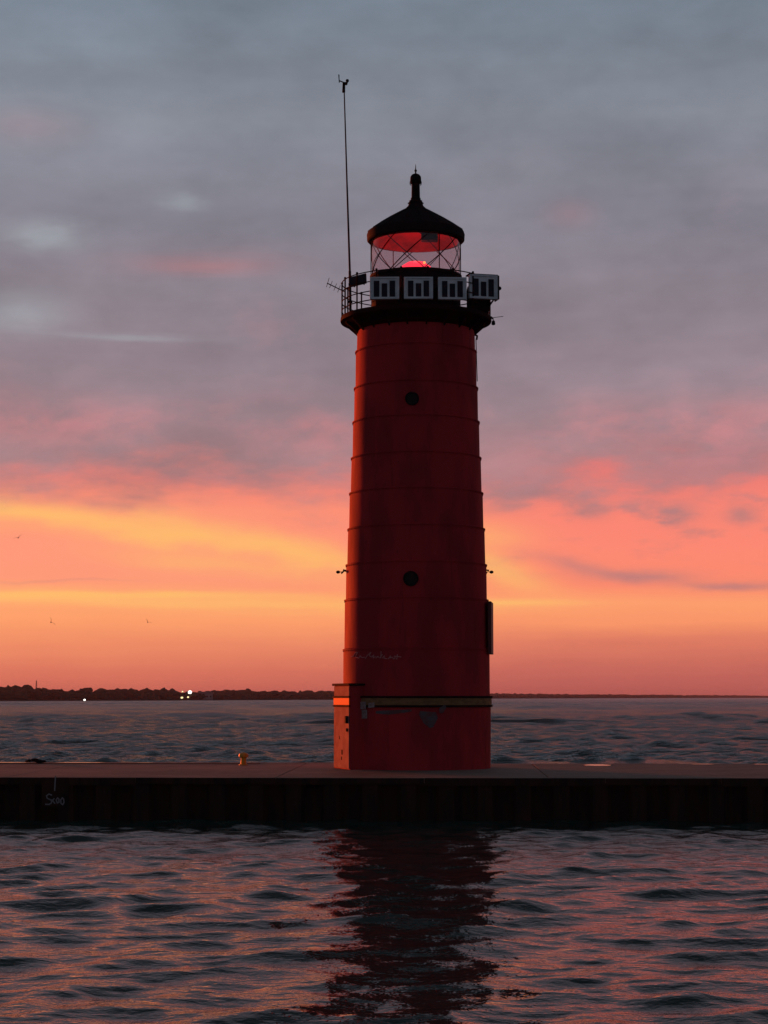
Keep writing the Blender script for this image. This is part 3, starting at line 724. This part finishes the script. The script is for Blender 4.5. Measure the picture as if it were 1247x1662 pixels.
# ------------------------------------------------------------------ light panels hung on the gallery
def panel(px0, px1, py0, py1, dy, yaw, label, dark=False):
    Y = TY + dy; a = at(px0, py1, Y); b = at(px1, py0, Y)
    w = (b.x - a.x) / math.cos(R(yaw)); h = b.z - a.z
    e = empty('light_panel', ((a.x + b.x) / 2, Y, a.z), R(yaw)); tag(e, label, 'light panel', 'framed panels around the gallery rail')
    if dark:
        bm = NB(); box(bm, (0, 0, h / 2), (w, .04, h)); finish('board', bm, M['cell'], e, smooth=False, bevel=.006)
        for s in (-1, 1): bm = NB(); box(bm, (s * w * .3, .04, h / 2), (.03, .04, h)); finish('batten', bm, M['steel'], e, smooth=False)
        return e
    bm = NB(); box(bm, (0, .05, h / 2), (w, .10, h)); finish('case', bm, M['white'], e, smooth=False, bevel=.012)
    bm = NB(); t = .045; 
    for s in (-1, 1): box(bm, (s * (w / 2 - t / 2), -.01, h / 2), (t, .03, h)); box(bm, (0, -.0105, h / 2 + s * (h / 2 - t / 2)), (w - 2 * t - .002, .03, t))
    finish('frame', bm, M['white'], e, smooth=False, bevel=.005)
    for cx, hh in ((-.27, .72), (0.0, .60), (.27, .72)):
        bm = NB(); ch = h * hh; box(bm, (cx * w, -.006, h * .11 + ch / 2), (w * .19, .02, ch)); finish('lamp_bar', bm, M['cell'], e, smooth=False, bevel=.004)
    for sx in (-1, 1):
        bm = NB(); tube(bm, [(sx * w * .3, .1, h * .7), (sx * w * .3, .32, h * .7)], .015, 6); finish('hanger', bm, M['black'], e)
    return e
panel(600.5, 648, 449.5, 485.5, -1.98, -3, 'white framed panel with three dark bars, leftmost of the front row below the lantern')
panel(656, 703, 449.5, 485, -2.02, 0, 'white framed panel with three dark bars, second from left below the lantern')
panel(711.5, 757.5, 450, 486, -1.98, 3, 'white framed panel with three dark bars, third from left below the lantern')
p4 = panel(762, 808, 446, 485, -1.20, 14, 'white framed panel jutting out at the right end of the gallery')
bm = NB(); hh = 0.62
box(bm, (0.0, .14, .615), (.76, .30, .03)); finish('hood', bm, M['steel'], p4, smooth=False, bevel=.004)
bm = NB(); box(bm, (0.385, .12, .30), (.03, .34, .60)); finish('side_plate', bm, M['steel'], p4, smooth=False, bevel=.004)
pd = panel(569, 595, 446, 463, -.55, -30, 'plain dark panel tilted on the left side of the gallery beside the whip mast', dark=True)
pd.rotation_euler = (R(-8), R(-7), R(-28))
# black equipment boxes behind the right panels
e = empty('equipment_cabinet', (TX + rt(100, 490), TY - .75, DZ + gz_top)); tag(e, 'black equipment cabinet on the gallery deck under the right panel', 'cabinet')
bm = NB(); box(bm, (-.02, 0, .33), (.56, .5, .60)); finish('body', bm, M['black'], e, smooth=False, bevel=.02)
bm = NB(); box(bm, (-.02, -.262, .33), (.46, .02, .48)); finish('door', bm, M['black'], e, smooth=False, bevel=.008)
bm = NB(); box(bm, (.16, -.285, .33), (.03, .03, .10)); finish('handle', bm, M['steel'], e.children[-1], smooth=False)
bm = NB(); box(bm, (TX - .72, TY - 1.25, DZ + gz_top + .22), (.55, .5, .38)); o = finish('battery_box', bm, M['black'], smooth=False, bevel=.02); tag(o, 'low black battery box on the gallery floor under the leftmost front panel', 'battery box')
bm = NB(); box(bm, (TX + .12, TY - 1.50, DZ + gz_top + .25), (1.0, .36, .46)); o = finish('battery_box', bm, M['black'], smooth=False, bevel=.02); tag(o, 'wide black battery box on the gallery floor under the middle panels', 'battery box')
# brace under the right panel
bm = NB(); a = at(803, 484, TY - 1.1); b = at(790, 503, TY - .95); tube(bm, [a, b], .022, 8); ball(bm, b, .035); ball(bm, a, .03)
o = finish('panel_brace', bm, M['black']); tag(o, 'black slanting brace between the right panel and the gallery edge', 'brace')
bm = NB(); a = at(811, 468, TY - 1.1); b = at(806, 468, TY - 1.1); tube(bm, [b, a], .02, 6); ball(bm, a, .05, sub=2); o = finish('photocell', bm, M['black']); tag(o, 'tiny dark knob sensor on the outer edge of the right panel', 'sensor')

# whip mast with wind sensor
wm = empty('wind_mast', at(569, 500, TY - .35)); base = wm.location.copy()
tag(wm, 'very tall thin grey mast with a wind vane on the left of the gallery', 'mast')
topp = at(558.5, 134, TY - .35) - base
bm = NB(); mid = at(563.5, 300, TY - .35) - base; q1 = at(568, 440, TY - .35) - base
tube(bm, [(0, 0, -.1), q1], .034, 8); tube(bm, [q1, mid], .028, 8, .022); tube(bm, [mid, topp], .021, 8, .015); finish('pole', bm, M['steel'], wm)
bm = NB(); t1 = at(558, 150, TY - .35) - base; tube(bm, [t1, topp], .04, 8, .035); finish('sensor_body', bm, M['black'], wm)
bm = NB(); a = at(551, 131, TY - .35) - base; b = at(565, 134, TY - .35) - base; tube(bm, [a, topp, b], .016, 6)
box(bm, at(550.6, 127, TY - .35) - base, (.02, .012, .17)); tube(bm, [at(551, 134, TY - .35) - base, at(550, 121, TY - .35) - base], .014, 6); finish('wind_vane', bm, M['steel'], wm)
bm = NB(); ball(bm, at(564, 131, TY - .35) - base, .045, sub=2); finish('wind_cup', bm, M['steel'], wm)
bm = NB(); ball(bm, at(562, 136, TY - .3) - base, .04, sub=2); finish('wind_cup', bm, M['steel'], wm)
for py in (462, 490): bm = NB(); p = at(569, py, TY - .35) - base; box(bm, p, (.10, .12, .05)); finish('clamp', bm, M['black'], wm, smooth=False)
# yagi antenna left
yg = empty('antenna', at(556, 472, TY - .4)); tag(yg, 'small thin aerial poking out left of the gallery rail', 'antenna'); base = yg.location.copy()
bm = NB(); tube(bm, [(0.05, 0, -.02), at(531, 459.5, TY - .5) - base], .014, 6); finish('boom', bm, M['steel'], yg)
for px, py, hh in ((532, 460, .16), (537, 463, .12), (544, 467, .12), (550, 470, .12)):
    bm = NB(); p = at(px, py, TY - .48) - base; tube(bm, [p + Vector((.04, 0, hh * .9)), p - Vector((.03, 0, hh * .6))], .007, 5)
    finish('element', bm, M['steel'], yg)
# right rod and hook light
rd = empty('rod_antenna', at(797, 516, TY - .3)); tag(rd, 'short faint rod aerial sticking out right of the gallery edge', 'antenna'); base = rd.location.copy()
bm = NB(); tube(bm, [(0, 0, 0), at(817, 513.5, TY - .3) - base], .008, 5); finish('rod', bm, M['steel'], rd)
bm = NB(); tube(bm, [(-.08, 0, .05), (.02, 0, .02), (.06, 0, -.03)], .018, 6); finish('mount', bm, M['dkred'], rd)
fl = empty('hanging_lamp', at(801, 520, TY - .3)); tag(fl, 'small dark lamp hanging off the right edge of the gallery', 'lamp')
bm = NB(); tube(bm, [(-.1, 0, .06), (0, 0, .03), (0, 0, .0)], .012, 6); finish('arm', bm, M['black'], fl)
bm = NB(); lathe(bm, [(.02, .0), (.04, -.02), (.05, -.10), (.03, -.12)], 16); finish('lamp_head', bm, M['black'], fl)
# side fixtures at mid height
for s, px0, px1, lab in ((-1, 561, 549, 'dark bracket fixture on the left side of the tower halfway up'), (1, 787, 798, 'dark bracket fixture on the right side of the tower halfway up')):
    e = empty('wall_fixture', at(px0, 929, TY - .05)); tag(e, lab, 'bracket', 'paired fixtures halfway up the tower'); base = e.location.copy(); f = lambda x, y: at(x, y, TY - .05) - base
    bm = NB(); tube(bm, [f(px0 - s * 3, 927), f(px0 + s * 4, 925.5 if s < 0 else 930)], .03, 6); tube(bm, [f(px0 + s * 1, 925), f(px0 + s * 7, 931 if s < 0 else 926)], .022, 6); finish('arm', bm, M['black'], e)
    bm = NB(); tube(bm, [f(px0 + s * 4, 928), f(px1, 928.5)], .009, 6); ball(bm, f(px1, 928.5), .045, 1.2, 1, .9); finish('lamp_head', bm, M['black'], e)
# sign board at right
t = R(84); zc = (zt(978) + zt(1062)) / 2; hs = zt(978) - zt(1062); rs = tower_r(zc)
e = empty('sign_board', (TX + (rs + .06) * math.sin(t), TY - (rs + .06) * math.cos(t), DZ + zc), t); tag(e, 'dark upright board fixed edge-on to the right side of the tower', 'sign board')
bm = NB(); box(bm, (0, 0, 0), (1.0, .09, hs)); finish('board', bm, M['sign'], e, smooth=False, bevel=.01)
for z in (-hs * .35, hs * .35): bm = NB(); box(bm, (0, .06, z), (.7, .03, .05)); finish('batten', bm, M['dkred'], e, smooth=False)

# ------------------------------------------------------------------ far shore
rg = random.Random(3); nrng = np.random.default_rng(5)
def shore_Y(px):    # waterline distance along the view
    return float(np.interp(px, [-900, 0, 250, 540, 800, 1000, 1247, 2200], [880, 1250, 1430, 1800, 3050, 3900, 5200, 7000]))
def top_px(px): return float(np.interp(px, [-900, -100, 0, 30, 60, 90, 115, 140, 165, 180, 200, 250, 262, 285, 300, 340, 370, 400, 440, 480, 540, 600, 800, 900, 1000, 1100, 1247, 2200],
                                       [1112, 1115, 1116, 1113, 1116, 1118, 1121, 1117.5, 1118, 1116, 1118, 1118.5, 1116, 1121, 1123, 1122, 1118.5, 1120, 1122, 1121.5, 1122.5, 1123.5, 1125.5, 1126.5, 1127.2, 1128, 1129.2, 1130]))
bm = NB(); pxs = np.arange(-900, 2201, 25)
rows = []
for px in pxs:
    Y = shore_Y(px); w = at(px, 1131, Y); d = Vector((w.x, Y, 0)).normalized(); row = []
    hgt = (1131 - top_px(px)) * Y / F
    for off, z in ((0, -1.5), (4, 0.5), (60, max(0.8, 1.5)), (300, 2.5), (900, -2)):
        row.append(bm.verts.new((w.x + d.x * off, Y + d.y * off, z)))
    rows.append(row)
for a, b in zip(rows[:-1], rows[1:]):
    for k in range(4): bm.faces.new((a[k], b[k], b[k + 1], a[k + 1]))
tag(finish('far_shore', bm, M['land']), kind='structure')
# wood along it: thousands of ragged crowns merged as one mass
tv = []; tf = []
ico = NB(); bmesh.ops.create_icosphere(ico, subdivisions=2, radius=1); iv = np.array([v.co[:] for v in ico.verts]); fi = np.array([[v.index for v in f.verts] for f in ico.faces]); ico.free()
cnt = 0; px = -900.0
while px < 2200:
    Y0 = shore_Y(px); wpx = F / Y0
    for row in range(3):
        Y = Y0 + 12 + row * 26 + rg.uniform(0, 14); hgt = H + (1131 - top_px(px)) * Y / F
        hgt = max(2.5, hgt) * rg.uniform(0.80, 1.0) * (0.8 + 0.1 * row)
        if rg.random() < .05: hgt *= 1.12
        X = at(px, 1131, Y).x; w = rg.uniform(2.2, 5.2) * (1 + Y0 / 6000)
        for q in range(2 if row else 3):
            v = iv * (1 + nrng.uniform(-.28, .28, (len(iv), 1))) 
            sz = hgt * rg.uniform(.28, .42); v = v * np.array([w * rg.uniform(.6, 1.1), w * .8, sz]) + np.array([X + rg.uniform(-w, w) * .8, Y + rg.uniform(-3, 3), 0])
            zt_ = hgt * (1.0 if q == 0 else rg.uniform(.45, .8)) + 0.5
            v[:, 2] += zt_ - sz
            v[:, 2] = np.maximum(v[:, 2], 0.3)
            tf.append(fi + cnt); tv.append(v); cnt += len(iv)
    px += rg.uniform(2.0, 3.4) * wpx * 1.25
tv = np.concatenate(tv); tf = np.concatenate(tf)
me = bpy.data.meshes.new('far_wood'); me.from_pydata(tv.tolist(), [], tf.tolist()); me.materials.append(M['crown'])
o = bpy.data.objects.new('far_wood', me); COL.objects.link(o); tag(o, 'low dark belt of trees along the far shore under the sunset', 'woods', kind='stuff')
# lights, mast and building on that shore
def lamp(px, py, pr, m, label, water=False):
    Y = shore_Y(px) - 3 if water else shore_Y(px) + 8; p = at(px, py, Y); e = empty('street_lamp', (p.x, Y, 0.2)); tag(e, label, 'lamp', 'lit lamps on the far shore')
    z = p.z - .2; r = pr * Y / F * .95
    bm = NB(); tube(bm, [(0, 0, 0), (0, .3, max(z - r * .5, .3)), ], .12, 8, .08); finish('pole', bm, M['black'], e)
    bm = NB(); ball(bm, (0, 0, max(z, r * .6)), r, 1, .6, .85, 2); finish('lamp_head', bm, m, e)
lamp(308.5, 1123.5, 3.4, M['lamp'], 'brightest white lamp over the far shore left of the lighthouse, the topmost and largest')
lamp(296.5, 1122.5, 1.5, M['lampw'], 'dim yellowish lamp just left of the brightest white one')
lamp(289, 1133, 1.3, M['lampw'], 'small yellow lamp, leftmost of the low cluster below the bright white lamp')
lamp(295.5, 1132.2, 2.3, M['lampw'], 'yellow lamp, largest of the low cluster below the bright white lamp')
lamp(305.5, 1131.5, 1.8, M['lampw'], 'yellow lamp directly beneath the brightest white lamp')
lamp(312, 1132.5, 1.1, M['lampw'], 'small yellow lamp at the right end of the cluster below the bright lamp')
lamp(271, 1134, 1.1, M['lampw'], 'faint small lamp standing alone left of the yellow cluster')
lamp(137.5, 1137, 1.8, M['lamp'], 'white lamp right at the waterline of the far shore', True)
lamp(103, 1128.5, 1.1, M['lampw'], 'faint amber lamp among the trees near the left edge')
Y = shore_Y(59) + 30; e = empty('radio_mast', (at(59, 1131, Y).x, Y, 1)); tag(e, 'thin lattice mast rising above the trees on the far shore near the left edge', 'mast')
hm = at(59, 1104.5, Y).z - 1
bm = NB()
for dx_ in (-.5, .5):
    for dy_ in (-.5, .5): tube(bm, [(dx_, dy_, 0), (dx_ * .4, dy_ * .4, hm)], .12, 6)
for k in range(10):
    z = hm * k / 10; w = .5 * (1 - .06 * k); tube(bm, [(-w, -w, z), (w, w, z + hm / 10)], .06, 5); tube(bm, [(w, -w, z), (-w, w, z + hm / 10)], .06, 5)
finish('lattice', bm, M['steel'], e)
Y = shore_Y(335) + 7; e = empty('shore_building', (at(334, 1131, Y).x, Y, .5)); tag(e, 'pale low building on the far shore right of the bright lamp', 'building')
w = 22 * Y / F; hb = at(0, 1125.5, Y).z - .5
bm = NB(); box(bm, (0, 5, hb / 2), (w, 10, hb)); finish('wall', bm, M['house'], e, smooth=False)
bm = NB(); vsr = box(bm, (0, 5, hb + .7), (w + .8, 11, 1.4))
for v in vsr:
    if v.co.z > hb + 1: v.co.y = 5 + (v.co.y - 5) * .05
finish('roof', bm, M['roofm'], e, smooth=False)
for k in range(4):
    bm = NB(); box(bm, (-w / 2 + w * (k + .5) / 4, -.02, hb * .5), (1.1, .1, 1.2)); finish('window', bm, M['glassdark'], e, smooth=False)

# ------------------------------------------------------------------ gulls
def gull(px, py, Y, span, bank, up, label):
    p = at(px, py, Y); bm = NB()
    secs = [(-.30, .005, 0), (-.22, .03, 0), (-.08, .07, 0), (.06, .075, .005), (.16, .05, .02), (.20, .042, .03), (.25, .03, .03), (.31, .004, .02)]
    rings = []
    for y, r, z in secs: rings.append([bm.verts.new((r * math.cos(a), y, z + r * .85 * math.sin(a))) for a in [2 * math.pi * k / 10 for k in range(10)]])
    for a, b in zip(rings[:-1], rings[1:]):
        for k in range(10): bm.faces.new((a[k], a[(k + 1) % 10], b[(k + 1) % 10], b[k]))
    bm.faces.new(rings[0]); bm.faces.new(rings[-1])
    for s in (-1, 1):
        st = [(0.03, .12, -.10, 0), (.25, .15, -.06, up * .16), (.42, .10, -.06, up * .20), (span / 2, -.10, -.14, up * .12)]
        prev = None
        for x, y0, y1, z in st:
            q = [bm.verts.new((s * x, y0, z + .03)), bm.verts.new((s * x, y1, z + .025)), bm.verts.new((s * x, (y0 + y1) / 2, z + .045))]
            if prev: 
                for i in range(3): bm.faces.new((prev[i], prev[(i + 1) % 3], q[(i + 1) % 3], q[i]))
            else: bm.faces.new(q)
            prev = q
        bm.faces.new(prev)
    o = finish('gull', bm, M['gull']); o.location = p; o.rotation_euler = (0, R(bank), R(25)); tag(o, label, 'gull', 'gulls flying over the lake')
gull(30, 873, 240, 1.2, -25, .8, 'highest gull in the sky, gliding near the left edge')
gull(83, 1010, 230, 1.1, 55, 1.2, 'dark little gull low in the sky above the left shore')
gull(240, 1010, 290, 1.1, 35, 1.2, 'small distant gull low in the sky right of the other low one')

# ------------------------------------------------------------------ thin dusk air between here and the far shore
bm = NB(); box(bm, (0, 0, 12), (19200, 19200, 33)); hz = finish('haze', bm, M['land'], smooth=False); tag(hz, kind='stuff'); hz.data.materials.clear()
m = bpy.data.materials.new('dusk_haze'); m.use_nodes = True; t = m.node_tree; t.nodes.clear()
pv = t.nodes.new('ShaderNodeVolumePrincipled'); pv.inputs['Density'].default_value = 0.00007; pv.inputs['Color'].default_value = (0.88, 0.88, 1.0, 1)
o = t.nodes.new('ShaderNodeOutputMaterial'); t.links.new(pv.outputs[0], o.inputs['Volume']); hz.data.materials.append(m)
